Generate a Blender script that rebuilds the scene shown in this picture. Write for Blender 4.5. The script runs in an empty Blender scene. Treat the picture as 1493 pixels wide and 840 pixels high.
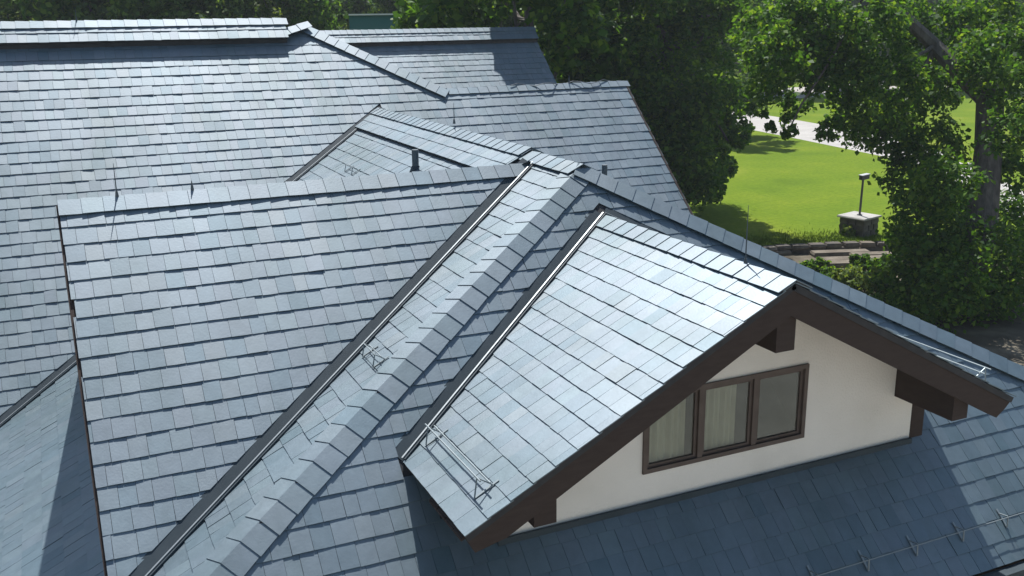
import bpy, math, random
import numpy as np
from mathutils import Vector, Matrix
random.seed(7); rng = np.random.default_rng(7)
scene = bpy.context.scene
col = scene.collection

# ------------------------------------------------------------------ camera
S = 0.65            # metres per survey unit of the roof
CAMZ = 8.5          # camera height above the lawn
PC = np.array([746.5, 420.0]); VPX = np.array([4000., -20.]); VPY = np.array([53., 27.])
FPX = math.sqrt(-(VPX-PC) @ (VPY-PC))
def nrm(v): v = np.asarray(v, float); return v/np.linalg.norm(v)
_ex = nrm([*(VPX-PC), FPX]); _ey = nrm([*(VPY-PC), FPX]); _ez = np.cross(_ex, _ey)
M = np.array([_ex, _ey, _ez])
def ray(px, py): return M @ np.array([px-PC[0], py-PC[1], FPX])/FPX      # depth 1 along the view axis
def at(px, py, depth): d = ray(px, py)*depth; return np.array([d[0], d[1], d[2]+CAMZ])
def on_z(px, py, z):
    d = ray(px, py); k = (z-CAMZ)/d[2]; return np.array([d[0]*k, d[1]*k, z])
def project(P):
    q = M.T @ (np.asarray(P, float)-np.array([0, 0, CAMZ])); return PC[0]+FPX*q[0]/q[2], PC[1]+FPX*q[1]/q[2], q[2]
cam_d = bpy.data.cameras.new('camera'); cam = bpy.data.objects.new('camera', cam_d); col.objects.link(cam)
mw = Matrix.Identity(4)
for i in range(3):
    mw[i][0] = M[i, 0]; mw[i][1] = -M[i, 1]; mw[i][2] = -M[i, 2]
mw[2][3] = CAMZ
cam.matrix_world = mw
cam_d.sensor_width = 36; cam_d.lens = 36*FPX/1493; cam_d.clip_end = 3000; cam_d.clip_start = 0.1
scene.camera = cam

# ------------------------------------------------------------------ light
SUN = nrm([.155, .51, .846])
world = bpy.data.worlds.new('World'); scene.world = world; world.use_nodes = True
wn = world.node_tree.nodes; wl = world.node_tree.links
sky = wn.new('ShaderNodeTexSky'); sky.sky_type = 'NISHITA'; sky.sun_disc = False
sky.sun_elevation = math.asin(SUN[2]); sky.sun_rotation = math.atan2(SUN[0], SUN[1])
sky.air_density = 1.3; sky.dust_density = 1.0
wn['Background'].inputs[1].default_value = 0.09
wl.new(sky.outputs[0], wn['Background'].inputs[0])
sl = bpy.data.lights.new('sun', 'SUN'); sl.energy = 5.0; sl.angle = math.radians(.53); sl.color = (1, .98, .955)
so = bpy.data.objects.new('sun', sl); col.objects.link(so)
so.rotation_euler = Vector(-SUN).to_track_quat('-Z', 'Y').to_euler(); so.location = (10, 30, 60)
scene.view_settings.view_transform = 'Standard'; scene.view_settings.look = 'None'
scene.view_settings.gamma = 1; scene.view_settings.use_curve_mapping = False
scene.view_settings.exposure = 0.38

# ------------------------------------------------------------------ materials
def mat(name, color=(.5, .5, .5), rough=.6, spec=.4, metal=0):
    m = bpy.data.materials.new(name); m.use_nodes = True
    b = m.node_tree.nodes['Principled BSDF']
    b.inputs['Base Color'].default_value = (*color, 1); b.inputs['Roughness'].default_value = rough
    b.inputs['Specular IOR Level'].default_value = spec; b.inputs['Metallic'].default_value = metal
    return m
def N(m, t, **kw):
    n = m.node_tree.nodes.new(t)
    for k, v in kw.items(): setattr(n, k, v)
    return n
def L(m, a, b): m.node_tree.links.new(a, b)
def ramp(m, stops):
    r = N(m, 'ShaderNodeValToRGB'); e = r.color_ramp.elements
    while len(e) < len(stops): e.new(.5)
    for q, (p, c) in zip(e, stops): q.position = p; q.color = (*c, 1)
    return r
def noisy(name, stops, scale=5, rough=.7, spec=.3, bump=0., bscale=60, coord='Object', detail=6, stretch=(1, 1, 1)):
    m = mat(name, rough=rough, spec=spec); b = m.node_tree.nodes['Principled BSDF']
    tc = N(m, 'ShaderNodeTexCoord'); mp = N(m, 'ShaderNodeMapping'); mp.inputs['Scale'].default_value = stretch
    L(m, tc.outputs[coord], mp.inputs[0])
    n = N(m, 'ShaderNodeTexNoise'); n.inputs['Scale'].default_value = scale; n.inputs['Detail'].default_value = detail
    L(m, mp.outputs[0], n.inputs[0]); r = ramp(m, stops); L(m, n.outputs[0], r.inputs[0]); L(m, r.outputs[0], b.inputs['Base Color'])
    if name == 'grass':
        nf = N(m, 'ShaderNodeTexNoise'); nf.inputs['Scale'].default_value = 4.5; nf.inputs['Detail'].default_value = 8; nf.inputs['Roughness'].default_value = .7; L(m, mp.outputs[0], nf.inputs[0])
        rf = ramp(m, [(.3, (.72, .76, .7)), (.5, (1, 1, 1)), (.7, (1.22, 1.16, 1.2))]); L(m, nf.outputs[0], rf.inputs[0])
        mf = N(m, 'ShaderNodeMix', data_type='RGBA', blend_type='MULTIPLY'); mf.inputs[0].default_value = 1; L(m, r.outputs[0], mf.inputs[6]); L(m, rf.outputs[0], mf.inputs[7]); L(m, mf.outputs[2], b.inputs['Base Color'])
    if bump:
        n2 = N(m, 'ShaderNodeTexNoise'); n2.inputs['Scale'].default_value = bscale; n2.inputs['Detail'].default_value = 5
        L(m, mp.outputs[0], n2.inputs[0]); bp = N(m, 'ShaderNodeBump'); bp.inputs['Strength'].default_value = bump; bp.inputs['Distance'].default_value = .02
        L(m, n2.outputs[0], bp.inputs['Height']); L(m, bp.outputs[0], b.inputs['Normal'])
    return m
def slate_mat(name, island):
    m = mat(name, rough=.54, spec=1.0); b = m.node_tree.nodes['Principled BSDF']
    b.inputs['IOR'].default_value = 1.95; tr = ramp(m, [(0, (.68, .82, .91)), (.25, (.78, .885, .97)), (.5, (.83, .91, 1.0)), (.7, (.76, .885, .95)), (.9, (.83, .925, 1.0)), (1, (.87, .95, 1))])
    src = N(m, 'ShaderNodeNewGeometry').outputs['Random Per Island'] if island else N(m, 'ShaderNodeObjectInfo').outputs['Random']
    r = ramp(m, [(0, (.024, .056, .068)), (.12, (.034, .064, .080)), (.45, (.040, .072, .089)), (.75, (.048, .078, .095)), (.93, (.050, .084, .098)), (1, (.060, .092, .110))])
    L(m, src, r.inputs[0])
    mlt = N(m, 'ShaderNodeMath', operation='MULTIPLY'); mlt.inputs[1].default_value = 7.13; L(m, src, mlt.inputs[0])
    frc = N(m, 'ShaderNodeMath', operation='FRACT'); L(m, mlt.outputs[0], frc.inputs[0]); L(m, frc.outputs[0], tr.inputs[0])
    geo = N(m, 'ShaderNodeNewGeometry')
    off = N(m, 'ShaderNodeVectorMath', operation='SCALE'); cmb = N(m, 'ShaderNodeCombineXYZ')
    for k in range(3): L(m, src, cmb.inputs[k])
    L(m, cmb.outputs[0], off.inputs[0]); off.inputs['Scale'].default_value = 37
    add = N(m, 'ShaderNodeVectorMath', operation='ADD'); L(m, geo.outputs['Position'], add.inputs[0]); L(m, off.outputs[0], add.inputs[1])
    n = N(m, 'ShaderNodeTexNoise'); n.inputs['Scale'].default_value = 9; n.inputs['Detail'].default_value = 8; n.inputs['Roughness'].default_value = .65
    L(m, add.outputs[0], n.inputs[0])
    mr = ramp(m, [(.25, (.86, .86, .86)), (.6, (1.02, 1.02, 1.02)), (.8, (1.12, 1.12, 1.12))]); L(m, n.outputs[0], mr.inputs[0])
    mx = N(m, 'ShaderNodeMix', data_type='RGBA', blend_type='MULTIPLY'); mx.inputs[0].default_value = 1
    L(m, r.outputs[0], mx.inputs[6]); L(m, mr.outputs[0], mx.inputs[7])
    # pale scrape marks on some slates
    n3 = N(m, 'ShaderNodeTexNoise'); n3.inputs['Scale'].default_value = 2.2; n3.inputs['Detail'].default_value = 4
    n3.inputs['Distortion'].default_value = 1.5; L(m, add.outputs[0], n3.inputs[0])
    sr = ramp(m, [(.66, (0, 0, 0)), (.76, (.30, .30, .30))]); L(m, n3.outputs[0], sr.inputs[0])
    mx2 = N(m, 'ShaderNodeMix', data_type='RGBA'); L(m, sr.outputs[0], mx2.inputs[0]); L(m, mx.outputs[2], mx2.inputs[6]); mx2.inputs[7].default_value = (.105, .122, .138, 1)
    n4 = N(m, 'ShaderNodeTexNoise'); n4.inputs['Scale'].default_value = .55; n4.inputs['Detail'].default_value = 6; n4.inputs['Roughness'].default_value = .6
    mp4 = N(m, 'ShaderNodeMapping'); mp4.inputs['Scale'].default_value = (1.6, .7, .7); L(m, geo.outputs['Position'], mp4.inputs[0]); L(m, mp4.outputs[0], n4.inputs[0])
    st = ramp(m, [(.3, (.80, .83, .80)), (.5, (1, 1, 1)), (.7, (1.08, 1.10, 1.11))]); L(m, n4.outputs[0], st.inputs[0])
    mx5 = N(m, 'ShaderNodeMix', data_type='RGBA', blend_type='MULTIPLY'); mx5.inputs[0].default_value = 1; L(m, mx2.outputs[2], mx5.inputs[6]); L(m, st.outputs[0], mx5.inputs[7])
    mx6 = N(m, 'ShaderNodeMix', data_type='RGBA', blend_type='MULTIPLY'); mx6.inputs[0].default_value = 1; L(m, tr.outputs[0], mx6.inputs[6]); L(m, st.outputs[0], mx6.inputs[7])
    mx7 = N(m, 'ShaderNodeMix', data_type='RGBA', blend_type='MULTIPLY'); mx7.inputs[0].default_value = .8; L(m, mx6.outputs[2], mx7.inputs[6]); L(m, mr.outputs[0], mx7.inputs[7])
    L(m, mx7.outputs[2], b.inputs['Specular Tint'])
    L(m, mx5.outputs[2], b.inputs['Base Color'])
    rr = N(m, 'ShaderNodeMapRange'); rr.inputs[3].default_value = .53; rr.inputs[4].default_value = .63
    L(m, n.outputs[0], rr.inputs[0]); L(m, rr.outputs[0], b.inputs['Roughness'])
    n2 = N(m, 'ShaderNodeTexNoise'); n2.inputs['Scale'].default_value = 45; n2.inputs['Detail'].default_value = 6
    L(m, add.outputs[0], n2.inputs[0]); bp = N(m, 'ShaderNodeBump'); bp.inputs['Strength'].default_value = .16; bp.inputs['Distance'].default_value = .006
    L(m, n2.outputs[0], bp.inputs['Height']); L(m, bp.outputs[0], b.inputs['Normal'])
    return m
MAT = dict(
    slate=slate_mat('slate', False), slate_i=slate_mat('slate_field', True),
    deck=noisy('roof_deck', [(.3, (.03, .032, .035)), (.7, (.05, .05, .052))], 8),
    flash=noisy('dark_flashing', [(.3, (.026, .042, .052)), (.7, (.042, .060, .072))], 2.5, rough=.6, spec=.3),
    galv=mat('galvanised', (.26, .30, .31), .5, .5, .5),
    lip=mat('flashing_lip', (.30, .33, .34), .4, .5, .5),
    brown=noisy('brown_timber', [(.3, (.052, .038, .032)), (.7, (.064, .047, .040))], 6, rough=.75, spec=.15, stretch=(1, 1, 4), bump=.08),
    frame=noisy('brown_frame', [(.3, (.085, .062, .050)), (.7, (.12, .09, .075))], 6, rough=.5),
    stucco=noisy('stucco', [(.22, (.74, .70, .625)), (.45, (.82, .775, .70)), (.8, (.88, .835, .76))], 1.4, rough=.9, spec=.2, bump=.4, bscale=45),
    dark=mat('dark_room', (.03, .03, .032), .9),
    pipe=mat('lead_pipe', (.10, .12, .135), .5, .4, .3),
    curtain=noisy('curtain_cloth', [(.3, (.30, .275, .22)), (.7, (.40, .37, .30))], 3, rough=.95),
)
def glass_mat():
    m = bpy.data.materials.new('window_glass'); m.use_nodes = True; nt = m.node_tree; nt.nodes.clear()
    o = N(m, 'ShaderNodeOutputMaterial'); g = N(m, 'ShaderNodeBsdfGlossy'); g.inputs['Roughness'].default_value = .04; g.inputs[0].default_value = (.8, .85, .85, 1)
    t = N(m, 'ShaderNodeBsdfTransparent'); t.inputs[0].default_value = (.90, .93, .89, 1)
    mx = N(m, 'ShaderNodeMixShader'); fr = N(m, 'ShaderNodeLayerWeight'); pw = N(m, 'ShaderNodeMath', operation='POWER'); pw.inputs[1].default_value = 3; L(m, fr.outputs['Facing'], pw.inputs[0])
    mm = N(m, 'ShaderNodeMath', operation='MULTIPLY_ADD'); mm.inputs[1].default_value = .8; mm.inputs[2].default_value = .05
    L(m, pw.outputs[0], mm.inputs[0]); L(m, mm.outputs[0], mx.inputs[0]); L(m, t.outputs[0], mx.inputs[1]); L(m, g.outputs[0], mx.inputs[2]); L(m, mx.outputs[0], o.inputs[0])
    return m
MAT['glass'] = glass_mat()
def leaf_mat(name, c1, c2, c3, trans=.35):
    m = bpy.data.materials.new(name); m.use_nodes = True; nt = m.node_tree; nt.nodes.clear()
    o = N(m, 'ShaderNodeOutputMaterial'); geo = N(m, 'ShaderNodeNewGeometry')
    r = ramp(m, [(0, c1), (.6, c2), (1, c3)]); L(m, geo.outputs['Random Per Island'], r.inputs[0])
    p = N(m, 'ShaderNodeBsdfPrincipled'); p.inputs['Roughness'].default_value = .5; p.inputs['Specular IOR Level'].default_value = .2
    L(m, r.outputs[0], p.inputs['Base Color'])
    t = N(m, 'ShaderNodeBsdfTranslucent'); mxc = N(m, 'ShaderNodeMix', data_type='RGBA', blend_type='MULTIPLY'); mxc.inputs[0].default_value = 1
    L(m, r.outputs[0], mxc.inputs[6]); mxc.inputs[7].default_value = (1.5, 1.35, .5, 1); L(m, mxc.outputs[2], t.inputs[0])
    mx = N(m, 'ShaderNodeMixShader'); mx.inputs[0].default_value = trans
    L(m, p.outputs[0], mx.inputs[1]); L(m, t.outputs[0], mx.inputs[2]); L(m, mx.outputs[0], o.inputs[0])
    return m
MAT['leaf'] = leaf_mat('leaf_green', (.036, .098, .014), (.072, .175, .022), (.18, .29, .038), .55)
MAT['leaf2'] = leaf_mat('leaf_far', (.055, .115, .030), (.10, .19, .044), (.20, .30, .072), .55)
MAT['leaf3'] = leaf_mat('leaf_pale', (.08, .14, .03), (.15, .23, .05), (.27, .34, .10), .45)
MAT['bark'] = noisy('bark', [(.3, (.07, .062, .054)), (.7, (.17, .15, .13))], 3, rough=.95, stretch=(3, 3, .6), bump=.8, bscale=12)

# ------------------------------------------------------------------ mesh helpers
def mesh_obj(name, verts, faces, m, parent=None):
    me = bpy.data.meshes.new(name); me.from_pydata([tuple(map(float, v)) for v in verts], [], faces); me.update()
    if m: me.materials.append(m)
    o = bpy.data.objects.new(name, me); col.objects.link(o)
    if parent: o.parent = parent
    return o
def tag(o, label, cat, group=None):
    o['label'] = label; o['category'] = cat
    if group: o['group'] = group
    return o
def structure(o): o['kind'] = 'structure'; return o
class MB:
    def __init__(s): s.v = []; s.f = []
    def prism(s, poly, d):
        """convex 3-D polygon extruded by vector d"""
        k = len(s.v); n = len(poly); d = np.asarray(d, float)
        s.v += [np.asarray(p, float) for p in poly]+[np.asarray(p, float)+d for p in poly]
        s.f += [tuple(range(k, k+n))[::-1], tuple(range(k+n, k+2*n))]
        s.f += [(k+i, k+(i+1) % n, k+n+(i+1) % n, k+n+i) for i in range(n)]
        return s
    def box(s, lo, hi):
        x0, y0, z0 = lo; x1, y1, z1 = hi
        return s.prism([(x0, y0, z0), (x1, y0, z0), (x1, y1, z0), (x0, y1, z0)], (0, 0, z1-z0))
    def bar(s, a, b, w, h, up=(0, 0, 1)):
        a = np.asarray(a, float); b = np.asarray(b, float); d = nrm(b-a); r = nrm(np.cross(d, up)); u = np.cross(r, d)
        return s.prism([a-r*w/2-u*h/2, a+r*w/2-u*h/2, a+r*w/2+u*h/2, a-r*w/2+u*h/2], b-a)
    def tube(s, pts, rad, seg=8, jitter=0):
        pts = [np.asarray(p, float) for p in pts]; k0 = len(s.v); ref = np.array([.3, .9, .1])
        for i, p in enumerate(pts):
            d = nrm(pts[min(i+1, len(pts)-1)]-pts[max(i-1, 0)]); r = nrm(np.cross(d, ref)); u = np.cross(r, d)
            for j in range(seg):
                a = 2*math.pi*j/seg; q = rad[i]*(1+jitter*(random.random()-.5)); s.v.append(p+q*(math.cos(a)*r+math.sin(a)*u))
        for i in range(len(pts)-1):
            for j in range(seg):
                a = k0+i*seg+j; b = k0+i*seg+(j+1) % seg; s.f.append((a, b, b+seg, a+seg))
        s.f.append(tuple(range(k0, k0+seg))[::-1]); s.f.append(tuple(range(k0+(len(pts)-1)*seg, k0+len(pts)*seg)))
        return s
    def build(s, name, m, parent=None): return mesh_obj(name, s.v, s.f, m, parent)
def U(x, y, z): return np.array([x*S, y*S, z*S+CAMZ])

# ------------------------------------------------------------------ roof survey (units; camera = origin)
XR, ZR, WS = 8.74, -2.755, .528            # long ridge and its west / east pitch
TB, CB = .9257, -17.507                    # hipped front slope
TA, CA, YA = .8722, -18.0885, 17.43        # west dormer
TR, CR = .9133, -28.457                    # big rear slope
XG, ZG, GS = 8.75, -3.517, .535            # front gable
EAVE = -8.66
zW = lambda x: ZR+WS*(x-XR)
zE = lambda x: ZR-WS*(x-XR)
zB = lambda y: CB+TB*y
zA = lambda y: CA+TA*y
ZA = zA(YA); zAN = lambda y: ZA-TA*(y-YA)
zR = lambda y: CR+TR*y
zG = lambda x: ZG-GS*abs(x-XG)
yB = lambda z: (z-CB)/TB
yR = lambda z: (z-CR)/TR
yAs = lambda z: (z-CA)/TA
YAP = yB(ZR)                                # hip apex
YRT = yR(ZR)
EXP = .35*S                                 # slate exposure
T = .0098

class Frame:
    def __init__(s, O, u, v): s.O = np.asarray(O, float); s.u = nrm(u); s.v = nrm(v); s.n = np.cross(s.u, s.v)
    def to2(s, P): d = np.asarray(P)-s.O; return (float(d @ s.u), float(d @ s.v))
    def to3(s, u, v, h=0): return s.O+s.u*u+s.v*v+s.n*h
    def mat(s, u, v, h=0):
        m = Matrix.Identity(4); o = s.to3(u, v, h)
        for i in range(3): m[i][0] = s.u[i]; m[i][1] = s.v[i]; m[i][2] = s.n[i]; m[i][3] = o[i]
        return m
def south(t, O): return Frame(O, (1, 0, 0), (0, 1, t))
def north(t, O): return Frame(O, (-1, 0, 0), (0, -1, t))
def west(t, O): return Frame(O, (0, -1, 0), (1, 0, t))
def east(t, O): return Frame(O, (0, 1, 0), (-1, 0, t))
def ccw(p):
    a = sum(p[i][0]*p[(i+1) % len(p)][1]-p[(i+1) % len(p)][0]*p[i][1] for i in range(len(p)))
    return a > 0
def clip(poly, hps):
    """Sutherland-Hodgman against half planes (nx,ny,c): keep nx*x+ny*y>=c"""
    for nx, ny, c in hps:
        out = []
        for i in range(len(poly)):
            a, b = poly[i], poly[(i+1) % len(poly)]; da = nx*a[0]+ny*a[1]-c; db = nx*b[0]+ny*b[1]-c
            if da >= 0: out.append(a)
            if (da >= 0) != (db >= 0):
                k = da/(da-db); out.append((a[0]+k*(b[0]-a[0]), a[1]+k*(b[1]-a[1])))
        poly = out
        if len(poly) < 3: return []
    return poly
def halfplanes(p2, inset):
    n = len(p2); rev = not ccw(p2); hp = []
    for i in range(n):
        a, b = p2[i], p2[(i+1) % n]
        dx, dy = b[0]-a[0], b[1]-a[1]; l = math.hypot(dx, dy)
        nx, ny = (-dy/l, dx/l) if not rev else (dy/l, -dx/l)
        hp.append((nx, ny, nx*a[0]+ny*a[1]+inset[i]))
    return hp
def area(p): return abs(sum(p[i][0]*p[(i+1) % len(p)][1]-p[(i+1) % len(p)][0]*p[i][1] for i in range(len(p))))/2

WIDTHS = [.135, .155, .17, .17, .185, .205]
_cache = {}
def wedge(poly, e, t, lift=0):
    """slate from a 2-D outline: thick butt at v=0, resting on the course below"""
    top = [(x, y, lift+2*t-t*y/e) for x, y in poly]; bot = [(x, y, max(lift+t-t*y/e, 0.0)+.0004) for x, y in poly]
    n = len(poly); v = top+bot
    f = [tuple(range(n)), tuple(range(2*n-1, n-1, -1))]+[(i, n+i, n+(i+1) % n, (i+1) % n) for i in range(n)]
    return v, f
def full_poly(w, e, k):
    r = random.Random(k*31+int(w*1000))
    j = lambda a: r.uniform(-a, a)
    return [(.0012+abs(j(.0015)), j(.0022)), (w*.5, j(.0022)), (w-.0012-abs(j(.0015)), j(.0022)), (w-.0012, e*1.1), (.0012, e*1.1)]
def full_mesh(w, k, m):
    key = (w, k)
    if key not in _cache:
        v, f = wedge(full_poly(w, EXP, k), EXP, T*(1, 1.08, .94, 1.03)[k])
        me = bpy.data.meshes.new('slate'); me.from_pydata(v, [], f); me.materials.append(m); me.update(); _cache[key] = me
    return _cache[key]
def slate_field(parent, fr, hpsf, box, limit, seen=None, hidden=None, seed=0, h0=0):
    """hpsf: half planes, or a function of u giving them; box: (u0,u1,v0,v1)"""
    r = random.Random(seed); items = []
    u0, u1, v0, v1 = box; row = 0; v = v0
    while v < v1:
        u = u0-r.random()*.2
        while u < u1:
            w = r.choice(WIDTHS); k = r.randrange(4); jv = r.uniform(-.0022, .0022)
            hp = hpsf(u+w/2) if callable(hpsf) else hpsf
            p = [(u+a, v+jv+b) for a, b in full_poly(w, EXP, k)]
            c = clip(p, hp)
            if len(c) >= 3 and area(c) > .0012:
                P = fr.to3(u+w/2, v+EXP/2, h0)
                if not (hidden and all(hidden(q) for q in [fr.to3(a, b, h0) for a, b in c])):
                    x, y, d = project(P)
                    vis = d > 0 and -15 < x < 1508 and -15 < y < 855 and (seen is None or seen(P, x, y))
                    same = len(c) == len(p) and abs(area(c)-area(p)) < 1e-7
                    items.append((0 if vis else 1, d, u, v+jv, w, k, None if same else [(a-u, b-v-jv) for a, b in c]))
            u += w
        v += EXP; row += 1
    items.sort(key=lambda q: (q[0], q[1]))
    V = []; F = []; made = 0
    for vis, d, u, v, w, k, c in items:
        t = T*(1, 1.08, .94, 1.03)[k]
        if vis == 0 and made < limit:
            if c is None: me = full_mesh(w, k, MAT['slate'])
            else:
                vv, ff = wedge(c, EXP, t); me = bpy.data.meshes.new('slate'); me.from_pydata(vv, [], ff); me.materials.append(MAT['slate'])
            o = bpy.data.objects.new('slate', me); col.objects.link(o); o.parent = parent; made += 1
            o.matrix_local = fr.mat(u, v, h0) @ Matrix.Rotation(r.gauss(0, .006), 4, 'X') @ Matrix.Rotation(r.gauss(0, .010), 4, 'Y')
        else:
            vv, ff = wedge(c or full_poly(w, EXP, k), EXP, t); b = len(V)
            ta, tb = r.gauss(0, .010), r.gauss(0, .006)
            V += [fr.to3(u+a, v+b_, h0+h+a*ta+b_*tb) for a, b_, h in vv]; F += [tuple(b+i for i in f) for f in ff]
    if V:
        o = mesh_obj('slate_field', V, F, MAT['slate_i'], parent); o['kind'] = 'stuff'
def deck(house, pts, thick=.06, m='deck', name='roof_slope'):
    P = [U(*p) for p in pts]; n = nrm(np.cross(P[1]-P[0], P[2]-P[0])); n = n if n[2] > 0 else -n
    return MB().prism([p-n*(thick+.002) for p in P], n*thick).build(name, MAT[m], house)
def roof(house, kind, t, pts, inset, limit, hps=None, **kw):
    """a slope: deck plus its slates. pts are survey points of a convex outline"""
    d = deck(house, pts); lo = min(pts, key=lambda p: p[2]); fr = kind(t, U(*lo))
    p2 = [fr.to2(U(*p)) for p in pts]
    hp = hps(fr, p2) if hps else halfplanes(p2, inset)
    us = [p[0] for p in p2]; vs = [p[1] for p in p2]
    slate_field(d, fr, hp, (min(us), max(us), min(vs), max(vs)), limit, **kw)
    return d, fr
def flashing(house, a, b, n1, n2, d1, d2, w1, w2):
    """open valley: strips on both slopes and a raised lip along the centre"""
    a, b = U(*a), U(*b); ax = nrm(b-a); mb = MB()
    for n, dr, w in ((n1, d1, w1), (n2, d2, w2)):
        s = nrm(np.asarray(dr)-ax*(np.asarray(dr) @ ax))
        mb.prism([a+n*.004, b+n*.004, b+s*w+n*.004, a+s*w+n*.004], n*.006)
    o = mb.build('valley_flashing', MAT['flash'], house)
    up = nrm(n1+n2); s2 = nrm(np.asarray(d2)-ax*(np.asarray(d2) @ ax))
    MB().bar(a+up*.03+s2*.012, b+up*.03+s2*.012, .016, .05).build('lip', MAT['lip'], o)
    MB().bar(a+up*.024+s2*.045, b+up*.024+s2*.045, .012, .035).build('lip', MAT['flash'], o)
    return o
def caps(house, a, b, nL, nR, half=.19, exp=.34*S, lift=.012, name='ridge_run', skew=0):
    """run of folded cap slates from b (high or far end) down to a"""
    a, b = U(*a), U(*b); ax = nrm(b-a); Lg = np.linalg.norm(b-a)
    up = nrm(np.asarray(nL)+np.asarray(nR)); dl = nrm(np.cross(ax, nL)); dr = nrm(np.cross(nR, ax))
    if dl @ up > 0: dl = -dl
    if dr @ up > 0: dr = -dr
    base = MB()
    for dd, nn in ((dl, nrm(nL)), (dr, nrm(nR))):
        base.prism([a+nn*.012, b+nn*.012, b+dd*(half-.03)+nn*.012, a+dd*(half-.03)+nn*.012], nn*.010)
    o = base.build(name, MAT['deck'], house)
    n = max(1, int(round(Lg/exp))); e = Lg/n; t = .009; lap = .05
    me_list = []
    for k in range(3):
        r = random.Random(k); V = []
        for s_, hz in ((-.006+r.uniform(-.006, .004), lift+2*t), (e+lap, lift+t*.9)):
            h = half+r.uniform(-.006, .006)
            pts = [(dl*h, nrm(nL)), (np.zeros(3), None), (dr*h, nrm(nR))]
            kk = 1/max(.3, up @ nrm(nL))
            for top in (0, -t):
                V += [ax*s_+dl*h+nrm(nL)*(hz+top+.009), ax*s_+up*(hz+top)*kk, ax*s_+dr*h+nrm(nR)*(hz+top+.009)]
        F = [(0, 1, 7, 6), (1, 2, 8, 7), (3, 9, 10, 4), (4, 10, 11, 5), (0, 3, 4, 1), (1, 4, 5, 2), (6, 7, 10, 9), (7, 8, 11, 10), (0, 6, 9, 3), (2, 5, 11, 8)]
        me = bpy.data.meshes.new('cap_slate'); me.from_pydata([tuple(v) for v in V], [], F); me.materials.append(MAT['slate']); me.update(); me_list.append(me)
    for i in range(n):
        c = bpy.data.objects.new('cap_slate', random.choice(me_list)); col.objects.link(c); c.parent = o
        c.location = a+ax*(i*e); c.rotation_euler = (random.uniform(-.006, .006), random.uniform(-.006, .006), random.uniform(-.006, .006))
    return o

nS = lambda t: nrm((0, -t, 1)); nN = lambda t: nrm((0, t, 1)); nWw = lambda t: nrm((-t, 0, 1)); nEe = lambda t: nrm((t, 0, 1))
dS = lambda t: np.array((0, 1, t)); dWu = lambda t: np.array((1, 0, t))

# ------------------------------------------------------------------ ground
GZ = -.32
grass_m = noisy('grass', [(.22, (.075, .125, .014)), (.42, (.115, .18, .016)), (.58, (.14, .20, .018)), (.78, (.22, .25, .035))], .22, rough=.95, spec=.03, bump=.8, bscale=9, detail=9)
soil_m = noisy('soil', [(.3, (.05, .042, .032)), (.5, (.11, .095, .07)), (.7, (.20, .175, .13))], .8, rough=.95, spec=.1, bump=.6, bscale=6, detail=8)
drive_m = noisy('concrete', [(.3, (.36, .34, .315)), (.7, (.46, .44, .41))], .6, rough=.85, spec=.2, bump=.2)
structure(mesh_obj('ground', [(-700, -300, GZ), (900, -300, GZ), (900, 900, GZ), (-700, 900, GZ)], [(0, 1, 2, 3)], soil_m))
edge = [on_z(px, py, 0)[:2] for px, py in [(1040, 378), (1075, 366), (1105, 360), (1150, 356.5), (1200, 354), (1250, 352), (1300, 352.5), (1360, 354), (1440, 350)]]
edge = [np.array([18.5, 31.0]), np.array([20.2, 30.6])]+edge[1:]+[edge[-1]+np.array([14, -4.0]), edge[-1]+np.array([60, -30.])]
lawn_out = [(e[0], e[1], 0) for e in edge]+[(600, -20, 0), (600, 700, 0), (-500, 700, 0), (-500, 36, 0), (10, 36, 0), (16, 33.5, 0)]
structure(mesh_obj('lawn', lawn_out, [tuple(range(len(lawn_out)))], grass_m))

def strip(name, near, far, z, m):
    a = [on_z(*p, z) for p in near]; b = [on_z(*p, z) for p in far]; n = len(a)
    return structure(mesh_obj(name, a+b, [(i, i+1, n+i+1, n+i) for i in range(n-1)], m))
structure(mesh_obj('bounce_slab', [(-18, -25, GZ+.01), (26, -25, GZ+.01), (26, 4.6, GZ+.01), (-18, 4.6, GZ+.01)], [(0, 1, 2, 3)], noisy('bounce_concrete', [(.3, (.34, .315, .275)), (.7, (.44, .41, .36))], .8, rough=.9, spec=.15)))  # unseen pale slab, added to bounce sunlight up onto the gable wall
strip('driveway', [(960, 163), (1063, 183), (1151, 200), (1321, 235), (1420, 275), (1478, 315), (1540, 360)],
      [(960, 148), (1086, 163), (1167, 176), (1330, 205), (1420, 240), (1478, 272), (1540, 300)], .006, drive_m)
strip('road', [(1000, 142), (1090, 147), (1165, 143), (1250, 136), (1400, 128)], [(1000, 132), (1090, 131), (1165, 127), (1250, 121), (1400, 112)], .006, drive_m)

# ------------------------------------------------------------------ house
house = bpy.data.objects.new('house', None); col.objects.link(house)
house.location = (0, 0, 0)
tag(house, 'large house with grey slate roofs, hipped wing and brown-trimmed front gable', 'house')

XWE = XR+(EAVE-ZR)/WS; XEE = XR-(EAVE-ZR)/WS; YBE = yB(EAVE); YRE = yR(EAVE)
XRL = -5.0
# A : south slope of the west dormer
yv0 = yAs(zW(0))
XA1 = XR+(ZA-ZR)/WS
A_pts = [(0, yv0, zW(0)), (XA1, YA, ZA), (0, YA, ZA)]
dA, frA = roof(house, south, TA, A_pts, [.14, .0, -.03], 330, seed=1)
AN_pts = [(0, 2*YA-yv0, zW(0)), (XA1, YA, ZA), (0, YA, ZA)]
dAN, _ = roof(house, north, TA, AN_pts, [.1, 0, -.03], 0, seed=2)
caps(house, (-.04, YA, ZA), (XA1-.15, YA, ZA), nS(TA), nN(TA), half=.185)
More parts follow.
